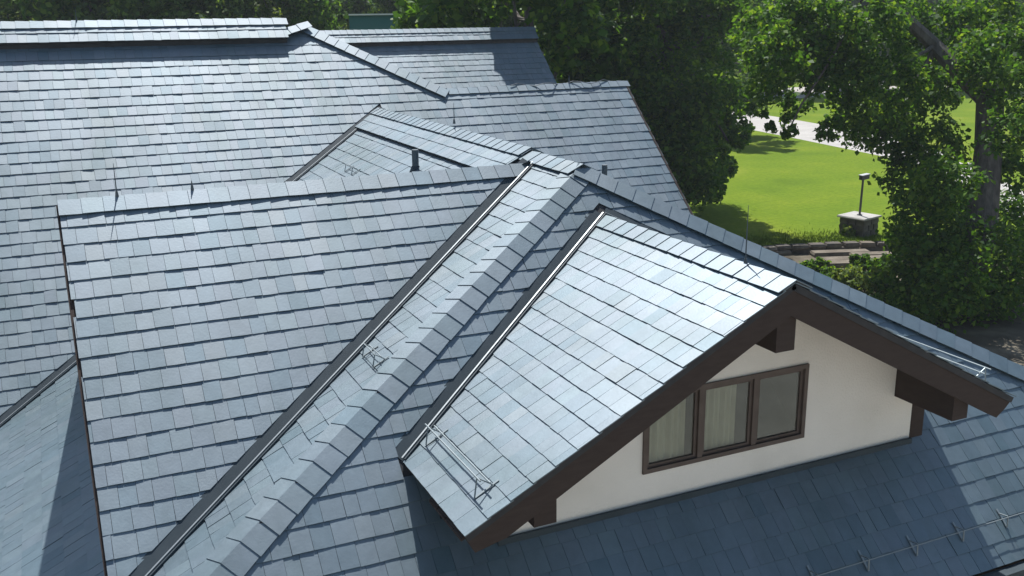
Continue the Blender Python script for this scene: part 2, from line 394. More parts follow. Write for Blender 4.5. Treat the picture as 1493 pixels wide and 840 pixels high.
# verge board and stucco under the dormer's west end
for sgn in (0, 1):
    y1 = yv0 if sgn == 0 else 2*YA-yv0
    a, b = U(-.085, YA, ZA-.03), U(-.085, y1, zW(0)-.03)
    MB().prism([a, b, b-np.array([0, 0, .14]), a-np.array([0, 0, .14])], (.05, 0, 0)).build('barge_board', MAT['brown'], house)
y1 = yAs(zW(.45))
MB().prism([U(.45, y1, zW(.45)-.05), U(.45, YA, ZA-.3), U(.45, 2*YA-y1, zW(.45)-.05)], (.1, 0, 0)).build('gable_wall', MAT['stucco'], house)

# W : west slope of the long ridge
yh = yB(EAVE)
W_pts = [(XWE, yh, EAVE), (XR, YAP, ZR), (XR, YRT, ZR), (XWE, yR(EAVE), EAVE)]
def hidW(P):
    x, y, z = P[0]/S, P[1]/S, (P[2]-CAMZ)/S
    return x > .35 and min(zA(y), zAN(y)) > z+.22
def seenW(P, px, py):
    y = P[1]/S
    return True
dW, frW = roof(house, west, WS, W_pts, [.02, 0, .03, 0], 300, hidden=hidW, seed=3)
flashing(house, (0.0, yv0, zW(0)), (XA1, YA, ZA), nS(TA), nWw(WS), dS(TA), dWu(WS), .16, .05)
flashing(house, (0.0, 2*YA-yv0, zW(0)), (XA1, YA, ZA), nN(TA), nWw(WS), np.array((0, -1, TA)), dWu(WS), .12, .05)
# E : east slope
E_pts = [(XEE, yh, EAVE), (XR, YAP, ZR), (XR, YRT, ZR), (XEE, yR(EAVE), EAVE)]
dE, frE = roof(house, east, WS, E_pts, [.02, 0, .03, 0], 0, seed=4)
# B : hipped front slope
B_pts = [(XWE, YBE, EAVE), (XEE, YBE, EAVE), (XR, YAP, ZR)]
def hidB(P):
    x, y, z = P[0]/S, P[1]/S, (P[2]-CAMZ)/S
    return abs(x-XG) < 4.7 and y > 9.9 and zG(x) > z+.12 and (y > 11.6 or False)
def hpB(fr, p2):
    base = halfplanes(p2, [-.01, .02, .02])
    g1 = fr.to2(U(XG, yB(ZG), ZG)); xl = XG-4.82
    g2 = fr.to2(U(xl, yB(zG(xl)), zG(xl))); g3 = fr.to2(U(2*XG-xl, yB(zG(xl)), zG(xl)))
    def f(u):
        if g2[0] < u < g1[0]:
            dx, dy = g1[0]-g2[0], g1[1]-g2[1]; l = math.hypot(dx, dy); nx, ny = -dy/l, dx/l
            vv = g2[1]+(u-g2[0])/dx*dy
            return base+[('L', nx, ny, nx*g2[0]+ny*g2[1]+.13)]
        if g1[0] <= u < g3[0]:
            dx, dy = g3[0]-g1[0], g3[1]-g1[1]; l = math.hypot(dx, dy); nx, ny = -dy/l, dx/l
            return base+[('R', nx, ny, nx*g1[0]+ny*g1[1]+.15)]
        return base
    return f, g2
frB = south(TB, U(XWE, YBE, EAVE)); dB = deck(house, B_pts)
p2 = [frB.to2(U(*p)) for p in B_pts]
fB, g2B = hpB(frB, p2)
def hpsB(u, v):
    h = fB(u); return [q if len(q) == 3 else q[1:] for q in h if len(q) == 3 or v > g2B[1]-.02]
# slates below the gable valley run on under its eaves, so the field is laid in two bands
vs = max(p[1] for p in p2); us = [p[0] for p in p2]
nrow = int((g2B[1]-.02)/EXP)
vlow = nrow*EXP
slate_field(dB, frB, halfplanes(p2, [-.01, .02, .02]), (min(us), max(us), 0, vlow-.01), 150, hidden=hidB, seed=5)
slate_field(dB, frB, lambda u: hpsB(u, 9), (min(us), max(us), vlow, vs), 150, hidden=hidB, seed=6)
# G : front gable
XGL, XGR = XG-4.82, XG+4.6
GF = 10.0
GL_pts = [(XGL, GF, zG(XGL)), (XG, GF, ZG), (XG, yB(ZG), ZG), (XGL, yB(zG(XGL)), zG(XGL))]
GR_pts = [(XGR, GF, zG(XGR)), (XG, GF, ZG), (XG, yB(ZG), ZG), (XGR, yB(zG(XGR)), zG(XGR))]
dGL, frGL = roof(house, west, GS, GL_pts, [-.02, 0, .035, -.02], 300, seed=7)
dGR, frGR = roof(house, east, GS, GR_pts, [-.02, 0, .035, -.02], 0, seed=8)
flashing(house, (XGL, yB(zG(XGL)), zG(XGL)), (XG, yB(ZG), ZG), nS(TB), nWw(GS), dS(TB), dWu(GS), .15, .05)
flashing(house, (XGR, yB(zG(XGR)), zG(XGR)), (XG, yB(ZG), ZG), nS(TB), nEe(GS), dS(TB), np.array((-1, 0, GS)), .17, .05)
caps(house, (XG, GF-.03, ZG), (XG, yB(ZG)-.15, ZG), nWw(GS), nEe(GS), half=.19)
# hips and long ridge
caps(house, (XWE, YBE, EAVE), (XR, YAP, ZR), nWw(WS), nS(TB), half=.20, exp=.36*S, name='hip_run')
caps(house, (XEE, YBE, EAVE), (XR, YAP, ZR), nS(TB), nEe(WS), half=.20, exp=.36*S, lift=.03, name='hip_run')
caps(house, (XR, YAP-.1, ZR), (XR, 17.9, ZR), nWw(WS), nEe(WS), half=.2, lift=.03)
# raised ridge vent of the long ridge
def vent_ridge(parent, axis, a, b, t, h, wid, kinds, courses, limit, seed):
    """lifted strip of slates along a ridge, with dark closed sides"""
    A3, B3 = U(*a), U(*b); up = np.array([0, 0, h])
    if axis == 'x': sides = [(np.array((0, -1, -t)), nS(t)), (np.array((0, 1, -t)), nN(t))]
    else: sides = [(np.array((-1, 0, -t)), nWw(t)), (np.array((1, 0, -t)), nEe(t))]
    mb = MB()
    for d, n in sides:
        d = nrm(d)
        mb.prism([A3+up-n*.03, B3+up-n*.03, B3+up+d*wid-n*.03, A3+up+d*wid-n*.03], n*.028)
        w2 = wid-.05
        mb.prism([A3+d*w2-n*.02, B3+d*w2-n*.02, B3+d*w2-n*.02+up*.98, A3+d*w2-n*.02+up*.98], -d*.02)
    o = mb.build('ridge_vent', MAT['deck'], parent)
    for (d, n), kind in zip(sides, kinds):
        d = nrm(d); fr = kind(t, A3+up+d*wid)
        q = [fr.to2(p) for p in (A3+up+d*wid, B3+up+d*wid, B3+up, A3+up)]
        slate_field(o, fr, halfplanes(q, [-.02, -.02, 0, -.02]), (min(p[0] for p in q), max(p[0] for p in q), min(p[1] for p in q), max(p[1] for p in q)), limit, seed=seed)
    return o
hM = .19*S
vent_ridge(house, 'y', (XR, 18.0, ZR-.10), (XR, YRT+.2, ZR-.10), WS, hM, .62, (west, east), 2, 80, 11)
caps(house, (XR, 18.0, ZR+.09), (XR, YRT+.2, ZR+.09), nWw(WS), nEe(WS), half=.19)
# R : big rear slope
P1 = (7.42, yR(-.37), -.37); P2 = (11.1, yR(-2.32), -2.32); XRV = 17.36; ZL = -2.25; YL = yR(ZL); ZT = -.37; YT = yR(ZT)
R_deck1 = [(XRL, YRE, EAVE), (P2[0], YRE, EAVE), P2, (P1[0], YT, ZT), (XRL, YT, ZT)]
R_deck2 = [(P2[0], YRE, EAVE), (XRV, YRE, EAVE), (XRV, YL, ZL), (P2[0], YL, ZL)]
dR = deck(house, R_deck1); dR2 = deck(house, R_deck2); frR = south(TR, U(XRL, YRE, EAVE))
h1 = halfplanes([frR.to2(U(*p)) for p in R_deck1], [-.01, -9, .02, .0, 0]); h2 = halfplanes([frR.to2(U(*p)) for p in R_deck2], [-.01, -.03, 0, -9])
def hidR(P):
    x, y, z = P[0]/S, P[1]/S, (P[2]-CAMZ)/S
    return min(zW(x), zE(x)) > z+.3 and x > XWE
def vhp(xe, keep_left):
    a, b = frR.to2(U(xe, yR(EAVE), EAVE)), frR.to2(U(XR, YRT, ZR)); dx, dy = b[0]-a[0], b[1]-a[1]; l = math.hypot(dx, dy)
    nx, ny = (-dy/l, dx/l) if keep_left else (dy/l, -dx/l)
    return (nx, ny, nx*a[0]+ny*a[1]+.13)
vW, vE = vhp(XWE, True), vhp(XEE, False); uXR = frR.to2(U(XR, YRE, EAVE))[0]
bR = [frR.to2(U(*p)) for p in R_deck1]; uP2 = bR[2][0]; vT = bR[3][1]; uV = frR.to2(U(XRV, YRE, EAVE))[0]
def seenR(P, x, y): return not (y > 300+(x-95)*-.07 and 95 < x < 900)
slate_field(dR, frR, lambda u: h1+[vW if u < uXR else vE], (0, uP2, 0, vT), 300, hidden=hidR, seen=seenR, seed=21)
slate_field(dR2, frR, lambda u: h2+[vE], (uP2, uV, 0, frR.to2(U(XRV, YL, ZL))[1]), 150, hidden=hidR, seen=seenR, seed=22)
deck(house, [(XRL, YT, ZT), (P1[0], YT, ZT), (P1[0]+4, YT+7, zR(YT-7)), (XRL, YT+7, zR(YT-7))])
deck(house, [(P1[0], YT, ZT), P2, (P2[0], 2*YT-P2[1], P2[2])])
deck(house, [(P2[0], YL, ZL), (XRV, YL, ZL), (XRV, YL+6, zR(YL-6)), (P2[0], YL+6, zR(YL-6))])
flashing(house, (XWE, yR(EAVE), EAVE), (XR, YRT, ZR), nS(TR), nWw(WS), dS(TR), dWu(WS), .14, .05)
flashing(house, (XEE, yR(EAVE), EAVE), (XR, YRT, ZR), nS(TR), nEe(WS), dS(TR), np.array((-1, 0, WS)), .14, .05)
caps(house, P2, (P1[0], YT, ZT), nS(TR), nEe(WS), half=.2, lift=.03, name='hip_run')
caps(house, (P2[0], YL, ZL), (XRV+.05, YL, ZL), nS(TR), nN(TR), half=.14)
hR = .25*S
vent_ridge(house, 'x', (XRL, YT, ZT), (P1[0]-.75, YT, ZT), TR, hR, .50, (south, north), 2, 120, 23)
caps(house, (XRL, YT, ZT+.25), (P1[0]-.7, YT, ZT+.25), nS(TR), nN(TR), half=.16)
caps(house, (P1[0]-1.0, YT-.35, ZT-.12), (P1[0]-.05, YT-.02, ZT+.14), nS(TR), nN(TR), half=.15, exp=.3*S)
MB().bar(U(XRV, YRE, EAVE-.12), U(XRV, YL, ZL-.12), .04, .16).build('barge_board', MAT['brown'], house)
# walls under the eaves
zw = S*EAVE+CAMZ-.12
for x0, y0, x1, y1 in ((XWE+1.2, YBE+1.1, XEE-1.2, 23), (XRL+.5, YRE+1.1, XRV-1.0, 2*YT-YRE-1)):
    lo, hi = U(x0, y0, 0), U(x1, y1, 0)
    MB().box((lo[0], lo[1], GZ-.2), (hi[0], hi[1], zw)).build('wall', MAT['stucco'], house)
MB().prism([U(XRV-1, YRE+1.2, EAVE-.2), U(XRV-1, YL, ZL-.35), U(XRV-1, 2*YL-YRE-1.2, EAVE-.2)], (-.1, 0, 0)).build('gable_wall', MAT['stucco'], house)
# gutter of the front eave
MB().bar(U(XWE, YBE-.1, EAVE-.12), U(XEE, YBE-.1, EAVE-.12), .12, .11).build('gutter', MAT['flash'], house)
MB().bar(U(XWE, YBE+.12, EAVE-.26), U(XEE, YBE+.12, EAVE-.26), .03, .2).build('fascia', MAT['brown'], house)

# ---- front gable joinery
YW = 11.28; WL, WR_ = XG-3.85, XG+3.82
def wall_piece(mb, x0, x1, z0, z1=None, over=0):
    """piece of the gable wall between x0 and x1 from z0 to the roof (or z1)"""
    top = lambda x: (zG(x)-.12) if z1 is None else z1
    pts = [(x0, z0), (x1, z0), (x1, top(x1))]+([(XG, top(XG))] if x0 < XG < x1 and z1 is None else [])+[(x0, top(x0))]
    mb.prism([U(x, YW, z) for x, z in pts], (0, .12, 0))
WX0, WX1, WZ0, WZ1 = 7.25, 10.245, -6.55, -5.31
zb = zB(YW)-.25
mb = MB(); wall_piece(mb, WL, WX0, zb); wall_piece(mb, WX1, WR_, zb); wall_piece(mb, WX0, WX1, zb, WZ0); wall_piece(mb, WX0, WX1, WZ1)
gw = mb.build('gable_wall', MAT['stucco'], house)
# barge boards
def barge(sgn, xe):
    x0, x1 = XG, xe; top = .055; dp = .47
    if sgn < 0: P = [(x0, zG(x0)-top), (x1, zG(x1)-top), (x1+.12, zG(x1)-top-.22), (x1+.55, zG(x1+.55)-dp), (x0, zG(x0)-dp)]
    else: P = [(x0, zG(x0)-top), (x1, zG(x1)-top), (x1-.12, zG(x1)-top-.12), (x1-.3, zG(x1)-top-.25), (x1-.5, zG(x1-.5)-dp), (x0, zG(x0)-dp)]
    return MB().prism([U(x, GF+.02, z) for x, z in P], (0, .05, 0)).build('barge_board', MAT['brown'], house)
barge(-1, XGL+.02); barge(1, XGR-.02)
# soffit boards under the overhang
for xe in (XGL, XGR):
    for k in range(4):
        ya, yb = GF+.12+k*.29, GF+.12+k*.29+.275
        MB().prism([U(XG, ya, ZG-.10), U(xe, ya, zG(xe)-.10), U(xe, yb, zG(xe)-.10), U(XG, yb, ZG-.10)], (0, 0, -.02)).build('soffit_board', MAT['brown'], house)
for xc in (XG-3.68, XG-.0, XG+3.55):
    zt = zG(xc)-.14; hh = .56 if abs(xc-XG) < 1 else .52
    hh += .30 if abs(xc-XG) < 1 else .12
    lo, hi = U(xc-.16, GF+.1, zt-hh), U(xc+.16, YW, zt-.02)
    if abs(xc-XG) > 1: hi[2] = U(0, 0, zG(abs(xc-XG)+.16+XG)-.15)[2]
    MB().box(lo, hi).build('roof_beam', MAT['brown'], house)
# dark brown post standing in for the shaded side wall
MB().box(U(WR_+.003, YW+.0, zb), U(WR_+.3, YW+.35, zG(WR_+.35)-.2)).build('post', MAT['brown'], house)
MB().bar(U(WL, YW-.05, zB(YW)+.0), U(WR_, YW-.05, zB(YW)+.0), .03, .07).build('base_flashing', MAT['flash'], house)
# window
z_ = lambda z: z*S+CAMZ
fx0, fx1 = WX0*S, WX1*S; fz0, fz1 = z_(WZ0), z_(WZ1); yw = YW*S
mb = MB(); fw = .045
mb.box((fx0, yw-.025, fz0), (fx1, yw+.06, fz0+fw)); mb.box((fx0, yw-.025, fz1-fw), (fx1, yw+.06, fz1))
mb.box((fx0, yw-.024, fz0+fw), (fx0+fw, yw+.06, fz1-fw)); mb.box((fx1-fw, yw-.024, fz0+fw), (fx1, yw+.06, fz1-fw))
win = mb.build('window', MAT['frame'], house)
for i in (1, 2):
    xm = fx0+(fx1-fx0)*i/3
    MB().box((xm-.028, yw-.018, fz0+fw), (xm+.028, yw+.06, fz1-fw)).build('mullion', MAT['frame'], win)
for i in range(3):
    a = fx0+(fx1-fx0)*i/3+(.046 if i == 0 else .03); b = fx0+(fx1-fx0)*(i+1)/3-(.046 if i == 2 else .03)
    mb = MB(); s = .032; y0 = yw+.004; y1 = yw+.04
    mb.box((a, y0, fz0+fw), (b, y1, fz0+fw+s)); mb.box((a, y0, fz1-fw-s), (b, y1, fz1-fw)); mb.box((a, y0+.001, fz0+fw+s), (a+s, y1, fz1-fw-s)); mb.box((b-s, y0+.001, fz0+fw+s), (b, y1, fz1-fw-s))
    mb.build('sash', MAT['frame'], win)
    MB().box((a+s, yw+.018, fz0+fw+s), (b-s, yw+.024, fz1-fw-s)).build('pane', MAT['glass'], win)
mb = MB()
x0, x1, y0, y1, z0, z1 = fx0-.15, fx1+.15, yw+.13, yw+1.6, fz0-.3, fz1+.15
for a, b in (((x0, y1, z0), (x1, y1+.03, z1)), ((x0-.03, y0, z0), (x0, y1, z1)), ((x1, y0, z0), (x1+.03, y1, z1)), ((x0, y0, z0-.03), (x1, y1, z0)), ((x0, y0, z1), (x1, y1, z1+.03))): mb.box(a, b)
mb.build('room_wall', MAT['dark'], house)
def curtain(xa, xb, label, amp=.018):
    n = 40; V = []; F = []
    for j, z in enumerate((fz0-.02, fz1+.04)):
        for i in range(n+1):
            x = xa+(xb-xa)*i/n; V.append((x, yw+.075+amp*math.sin(i*.9+.2*j)+.01*math.sin(i*.37), z))
    for j in range(2):
        for i in range(n+1): V.append((V[j*(n+1)+i][0], V[j*(n+1)+i][1]+.004, V[j*(n+1)+i][2]))
    m2 = 2*(n+1)
    for i in range(n):
        F.append((i, i+1, n+2+i, n+1+i)); F.append((m2+i+1, m2+i, m2+n+1+i, m2+n+2+i))
    tag(mesh_obj('curtain', V, F, MAT['curtain']), label, 'curtain')
w3 = (fx1-fx0)/3
curtain(fx0+.05, fx0+w3*.80, 'beige gathered curtain behind the gable window pane beside the barge board')
curtain(fx0+w3*1.12, fx0+w3*1.72, 'beige gathered curtain behind the middle pane of the gable window')

# ---- snow guards, pipes and rods
def snow_guard(fr, P, along, length, nb=2, rails=((.06, .10), (-.0, .17)), br=.30, name='snow_guard', r=.0075):
    """brackets standing on a slope, rails along the course"""
    u, v = fr.to2(P); mb = MB()
    root = None
    for i in range(nb):
        uu = u+along*length*(i/(nb-1)-.5)
        b = MB()
        b.bar(fr.to3(uu, v+br*.55, .026), fr.to3(uu, v-br*.45, .026), .022, .005, fr.n)
        b.bar(fr.to3(uu, v-br*.40, .028), fr.to3(uu, v-.0, rails[-1][1]), .011, .009, fr.n)
        b.bar(fr.to3(uu, v+br*.30, .028), fr.to3(uu, v-.0, rails[-1][1]), .011, .009, fr.n)
        o = b.build(name if root is None else 'bracket', MAT['galv'], house if root is None else root)
        root = root or o
    for dv, h in rails:
        MB().tube([fr.to3(u-length*.56, v+dv, h), fr.to3(u+length*.56, v+dv, h)], [r, r], 8).build('rail', MAT['galv'], root)
    return root
snow_guard(frGL, U(4.42, 11.35, zG(4.42)), 1, 1.15, br=.26)
snow_guard(frGR, U(2*XG-4.42, 11.35, zG(4.42)), 1, 1.15, br=.26)
snow_guard(frW, U(4.15, 14.15, zW(4.15)), 1, .36, br=.20, rails=((.04, .08), (-.0, .13)), r=.005)
snow_guard(frW, U(6.75, 24.2, zW(6.75)), 1, .4, br=.18, rails=((.04, .07), (-.0, .11)), r=.005)
snow_guard(frB, U(12.5, 10.05, zB(10.05)), 1, 8.0*S, nb=9, br=.22, rails=((-.01, .11),), r=.005)
def pipe(p, h, r=.045):
    o = MB().tube([p-np.array([0, 0, .1]), p+np.array([0, 0, h])], [r, r], 14).build('vent_pipe', MAT['pipe'], house)
    MB().tube([p-np.array([0, 0, .06]), p+np.array([0, 0, .06])], [r*2.2, r*1.15], 14).build('collar', MAT['flash'], o)
pipe(U(7.45, 21.4, zW(7.45)), .30, .05)
pipe(U(14.95, 25.75, zR(25.75)), .33, .055)
def rod(p, h, r=.006):
    o = MB().tube([p, p+np.array([0, 0, h*.5]), p+np.array([0, 0, h])], [r*1.2, r, r*.4], 6).build('lightning_rod', MAT['pipe'], house)
    MB().tube([p-np.array([0, 0, .02]), p+np.array([0, 0, .05])], [.022, .012], 8).build('foot', MAT['pipe'], o)
rod(U(.85, YA, ZA+.05), .35); rod(U(2.05, YA, ZA+.05), .10, .01); rod(U(XG, 11.05, ZG+.03), .55)
rod(U(XR, 22.2, ZR+.25), .3); rod(U(1.0, YT, ZT+.28), .25); rod(U(15.3, YL, ZL+.05), .16, .012)
# lightning cable lying along the low rear ridge
MB().tube([U(13.2+i*.28, YL-.05+.09*math.sin(i*1.1), ZL+.06+.05*math.sin(i*1.7)) for i in range(14)], [.008]*14, 6).build('lightning_cable', MAT['pipe'], house)

# ------------------------------------------------------------------ rear annex (second slate roof beyond the hip)
annex = bpy.data.objects.new('annex', None); col.objects.link(annex)
tag(annex, 'slate roofed annex behind the main hip, long raised ridge beside tall trees', 'annex')
TX, Y2, Z2 = .9, 45.33, -.99; X20, X21 = 8.0, 22.1
z2 = lambda y: Z2-TX*abs(y-Y2); YE2 = Y2-7.5
A2 = [(X20, YE2, z2(YE2)), (X21, YE2, z2(YE2)), (X21, Y2, Z2), (X20, Y2, Z2)]
roof(annex, south, TX, A2, [-.01, -.03, 0, 0], 0, seed=31)
deck(annex, [(X20, 2*Y2-YE2, z2(YE2)), (X21, 2*Y2-YE2, z2(YE2)), (X21, Y2, Z2), (X20, Y2, Z2)])
vent_ridge(annex, 'x', (X20, Y2, Z2), (X21+.05, Y2, Z2), TX, .27*S, .5, (south, north), 2, 0, 33)
caps(annex, (X20, Y2, Z2+.27), (X21+.05, Y2, Z2+.27), nS(TX), nN(TX), half=.16)
lo, hi = U(X20+.5, YE2+1, 0), U(X21-1, 2*Y2-YE2-1, 0)
MB().box((lo[0], lo[1], -.3), (hi[0], hi[1], U(0, 0, z2(YE2))[2]-.1)).build('wall', MAT['stucco'], annex)
MB().prism([U(X21-1, YE2+1, z2(YE2)-.2), U(X21-1, Y2, Z2-.3), U(X21-1, 2*Y2-YE2-1, z2(YE2)-.2)], (-.1, 0, 0)).build('gable_wall', MAT['stucco'], annex)

# ------------------------------------------------------------------ lawn furniture: retaining wall, lamp on stone plinth
stone_m = noisy('stone', [(.3, (.07, .06, .052)), (.5, (.12, .105, .09)), (.75, (.22, .195, .165))], 2.5, rough=.9, spec=.2, bump=.6, bscale=14)
tan_m = noisy('tan_stone', [(.3, (.12, .10, .078)), (.7, (.22, .19, .15))], 3, rough=.9, spec=.15, bump=.5)
cap_m = noisy('cap_stone', [(.3, (.34, .33, .30)), (.7, (.46, .44, .41))], 3, rough=.85, spec=.2, bump=.3)
def stone_block(w, d, h, seed, bev=.03):
    r = random.Random(seed); V = []
    for z, k in ((0, bev*.4), (h*.5, 0), (h, bev)):
        V += [(-w/2+k+r.uniform(0, .03), -d/2+k+r.uniform(0, .03), z), (w/2-k-r.uniform(0, .03), -d/2+k+r.uniform(0, .03), z), (w/2-k-r.uniform(0, .03), d/2-k, z), (-w/2+k+r.uniform(0, .03), d/2-k, z)]
    F = [(3, 2, 1, 0), (8, 9, 10, 11)]
    for b in (0, 4): F += [(b+i, b+(i+1) % 4, b+4+(i+1) % 4, b+4+i) for i in range(4)]
    return V, F
rw = bpy.data.objects.new('retaining_wall', None); col.objects.link(rw); rw.location = (0, 0, GZ)
tag(rw, 'low dry stone retaining wall along the edge of the lawn', 'wall')
def along(pts, step):
    out = []; pts = [np.array(p) for p in pts]
    for a, b in zip(pts[:-1], pts[1:]):
        l = np.linalg.norm(b-a); n = max(1, int(l/step)); out += [(a+(b-a)*(i+.5)/n, math.atan2(*(b-a)[::-1]), l/n) for i in range(n)]
    return out
wall_pts = edge[:-1]
for course in range(2):
    for i, (p, ang, l) in enumerate(along(wall_pts, (.75, .62, .7)[course])):
        h = (.18, .16)[course]
        V, F = stone_block(l*random.uniform(.9, .99), .42, h*.97, i*7+course); o = mesh_obj('stone', V, F, stone_m if course < 1 else (tan_m if random.random() < .22 else stone_m), rw)
        nx, ny = -math.sin(ang), math.cos(ang); dj = random.uniform(-.05, .05)
        o.location = (p[0]-nx*(.12+dj), p[1]-ny*(.12+dj), course*.183); o.rotation_euler = (0, 0, ang+random.uniform(-.06, .06))
lb = on_z(1251, 341, 0)
pl = bpy.data.objects.new('stone_plinth', None); col.objects.link(pl); pl.location = (lb[0], lb[1], 0); pl.rotation_euler = (0, 0, .25)
tag(pl, 'grey stone plinth with pale cap on the lawn, under the lamp post', 'plinth')
for course in range(3):
    for side in range(4):
        n = 2+((course+side) % 2)
        for i in range(n):
            w = 1.06/n; V, F = stone_block(w*.97, .2, .22, course*31+side*7+i, .015); o = mesh_obj('stone', V, F, stone_m, pl)
            a = side*math.pi/2; lx, ly = -.53+w*(i+.5), -.45
            o.location = (lx*math.cos(a)-ly*math.sin(a), lx*math.sin(a)+ly*math.cos(a), course*.225); o.rotation_euler = (0, 0, a)
V, F = stone_block(1.22, 1.22, .07, 3, .01); o = mesh_obj('cap', V, F, cap_m, pl); o.location = (0, 0, .676)
lamp = bpy.data.objects.new('lamp_post', None); col.objects.link(lamp); lamp.location = (lb[0], lb[1], .75)
tag(lamp, 'slim grey lamp post with small boxy head, standing on the stone plinth', 'lamp post')
lm = mat('lamp_metal', (.10, .10, .11), .5, .5, .4)
MB().tube([(0, 0, 0), (.03, 0, 1.45)], [.045, .04], 12).build('pole', lm, lamp)
MB().tube([(0, 0, -.004), (0, 0, .03)], [.11, .09], 12).build('base_plate', lm, lamp)
o = MB().prism([(-.10, -.09, 1.38), (.26, -.09, 1.42), (.26, .09, 1.42), (-.10, .09, 1.38)], (0, 0, .16)).build('lamp_head', lm, lamp)
MB().prism([(-.12, -.11, 1.545), (.28, -.11, 1.585), (.28, .11, 1.585), (-.12, .11, 1.545)], (0, 0, .025)).build('cover', mat('lamp_cover', (.5, .5, .5), .35), o)

# ------------------------------------------------------------------ trees
def leaves_mesh(name, centers, radii, counts, size, m, flat=.55, seed=0):
    g = np.random.default_rng(seed); P = []; Cn = []
    for c, r, n in zip(centers, radii, counts):
        r = np.asarray(r, float)*np.ones(3); k = max(5, int(n/28))
        d = g.normal(size=(k, 3)); d /= np.linalg.norm(d, axis=1)[:, None]
        q = d*(g.uniform(.25, 1, (k, 1))**.5)*r*.95
        idx = g.integers(0, k, n)
        p = q[idx]+g.normal(size=(n, 3))*r*.17
        P.append(p+np.asarray(c)); Cn.append(p/np.maximum(r, .01))
    P = np.concatenate(P); Cn = np.concatenate(Cn); n = len(P)
    nm = g.normal(size=(n, 3))*.75+np.array([0, 0, flat])+Cn*.5; nm /= np.linalg.norm(nm, axis=1)[:, None]
    t = np.cross(nm, g.normal(size=(n, 3))); t /= np.linalg.norm(t, axis=1)[:, None]; b = np.cross(nm, t)
    s = size*g.uniform(.5, 1.6, (n, 1)); w = s*.36
    bend = nm*s*.12
    V = np.stack([P-t*s*.5, P+b*w+bend-t*s*.05, P+t*s*.5, P-b*w+bend-t*s*.05], 1).reshape(-1, 3)
    me = bpy.data.meshes.new(name); me.vertices.add(4*n); me.vertices.foreach_set('co', V.astype(np.float32).ravel())
    me.loops.add(4*n); me.loops.foreach_set('vertex_index', np.arange(4*n, dtype=np.int32))
    me.polygons.add(n); me.polygons.foreach_set('loop_start', np.arange(0, 4*n, 4, dtype=np.int32)); me.polygons.foreach_set('loop_total', np.full(n, 4, np.int32))
    me.update(calc_edges=True); me.validate(); me.materials.append(m)
    return me
def link(name, me, parent=None):
    o = bpy.data.objects.new(name, me); col.objects.link(o)
    if parent: o.parent = parent
    return o
def wig(a, b, n=5, amp=.25):
    a, b = np.asarray(a, float), np.asarray(b, float); out = [a]
    for i in range(1, n): out.append(a+(b-a)*i/n+np.array([random.uniform(-amp, amp) for _ in range(3)]))
    return out+[b]
def tree_from(name, label, base, trunk_pts, trunk_r, limbs, clusters, size, m, dens, seed, group=None):
    """clusters: (centre, radius); limbs: (points, r0)"""
    base = np.asarray(base, float)
    root = bpy.data.objects.new(name, None); col.objects.link(root); root.location = base
    tag(root, label, 'tree', group)
    tr = MB().tube([np.asarray(p)-base for p in trunk_pts], trunk_r, 12, .12).build('trunk', MAT['bark'], root)
    for pts, r0 in limbs:
        MB().tube([np.asarray(p)-base for p in pts], list(np.linspace(r0, r0*.3, len(pts))), 7, .1).build('limb', MAT['bark'], root)
    C = [np.asarray(c)-base for c, r in clusters]; Rr = [r for c, r in clusters]
    link('crown', leaves_mesh('crown', C, Rr, [int(dens*r*r) for r in Rr], size, m, seed=seed), root)
    return root
# the big forked tree right of the gable
D2 = 30
ground_pt = lambda px, d: np.array([*at(px, 300, d)[:2], GZ])
b2 = on_z(1412, 455, GZ)
fork = at(1443, 150, D2)
clus_px = [(1330,262,42,0),(1352,325,52,-1),(1400,330,62,1),(1440,395,72,-1),(1365,395,62,0),(1325,345,35,1),(1470,330,55,1),(1335,440,46,-1),(1400,470,58,0),(1310,415,34,0),(1460,470,50,1),(1290,460,34,-1),(1340,480,40,0),(1380,265,45,-2),(1385,430,50,-2),
 (1430,88,42,-1),(1472,62,38,0),(1482,125,40,-1),(1468,190,38,-2),(1450,25,42,1),(1488,250,34,0),(1400,30,40,1),(1480,400,40,0),(1385,130,30,2),
 (1292,188,42,0),(1252,165,46,1),(1222,122,46,0),(1302,122,46,-1),(1182,92,44,0),(1132,88,46,-1),(1118,128,30,0),(1160,158,26,1),(1212,190,24,0),(1332,168,42,1),(1365,215,42,0),(1102,48,44,1),(1200,38,56,0),(1272,48,50,-1),(1335,60,42,1),(1148,30,44,0),(1240,85,44,2),(1345,110,40,2),(1310,20,44,1),(1120,175,16,0),(1090,160,14,0),(1150,190,14,-.5),(1322,215,26,0)]
clusters = [(at(x, y, D2+dz*1.2), r*D2/FPX) for x, y, r, dz in clus_px]
limbs = [([fork, at(1400, 108, D2), at(1362, 66, D2+.3), at(1322, 28, D2), at(1275, -12, D2-.4), at(1215, -60, D2-1)], .30),
         ([fork, at(1478, 100, D2+.3), at(1505, 45, D2+.6), at(1540, -30, D2+1)], .26)]
for x, y, r, dz in clus_px[0::3]:
    src = at(1432, max(y+15, 165), D2) if (y > 190 and x > 1300) else at(1362, 66, D2+.3) if x < 1380 else fork
    if x < 1240: src = at(1275, -12, D2-.4)
    limbs.append((wig(src, at(x, y, D2+dz*1.2), 5, .18), .07))
tree_from('forked_tree', 'big tree with thick forked grey trunk wrapped in leafy growth beside the gable roof', b2,
          [b2-np.array([0, 0, .2]), at(1422, 400, D2-.6), at(1432, 320, D2-.2), at(1440, 220, D2), at(1443, 150, D2), at(1441, 120, D2)], [.62, .5, .44, .40, .40, .25], limbs, clusters, .15, MAT['leaf'], 1500, 2)
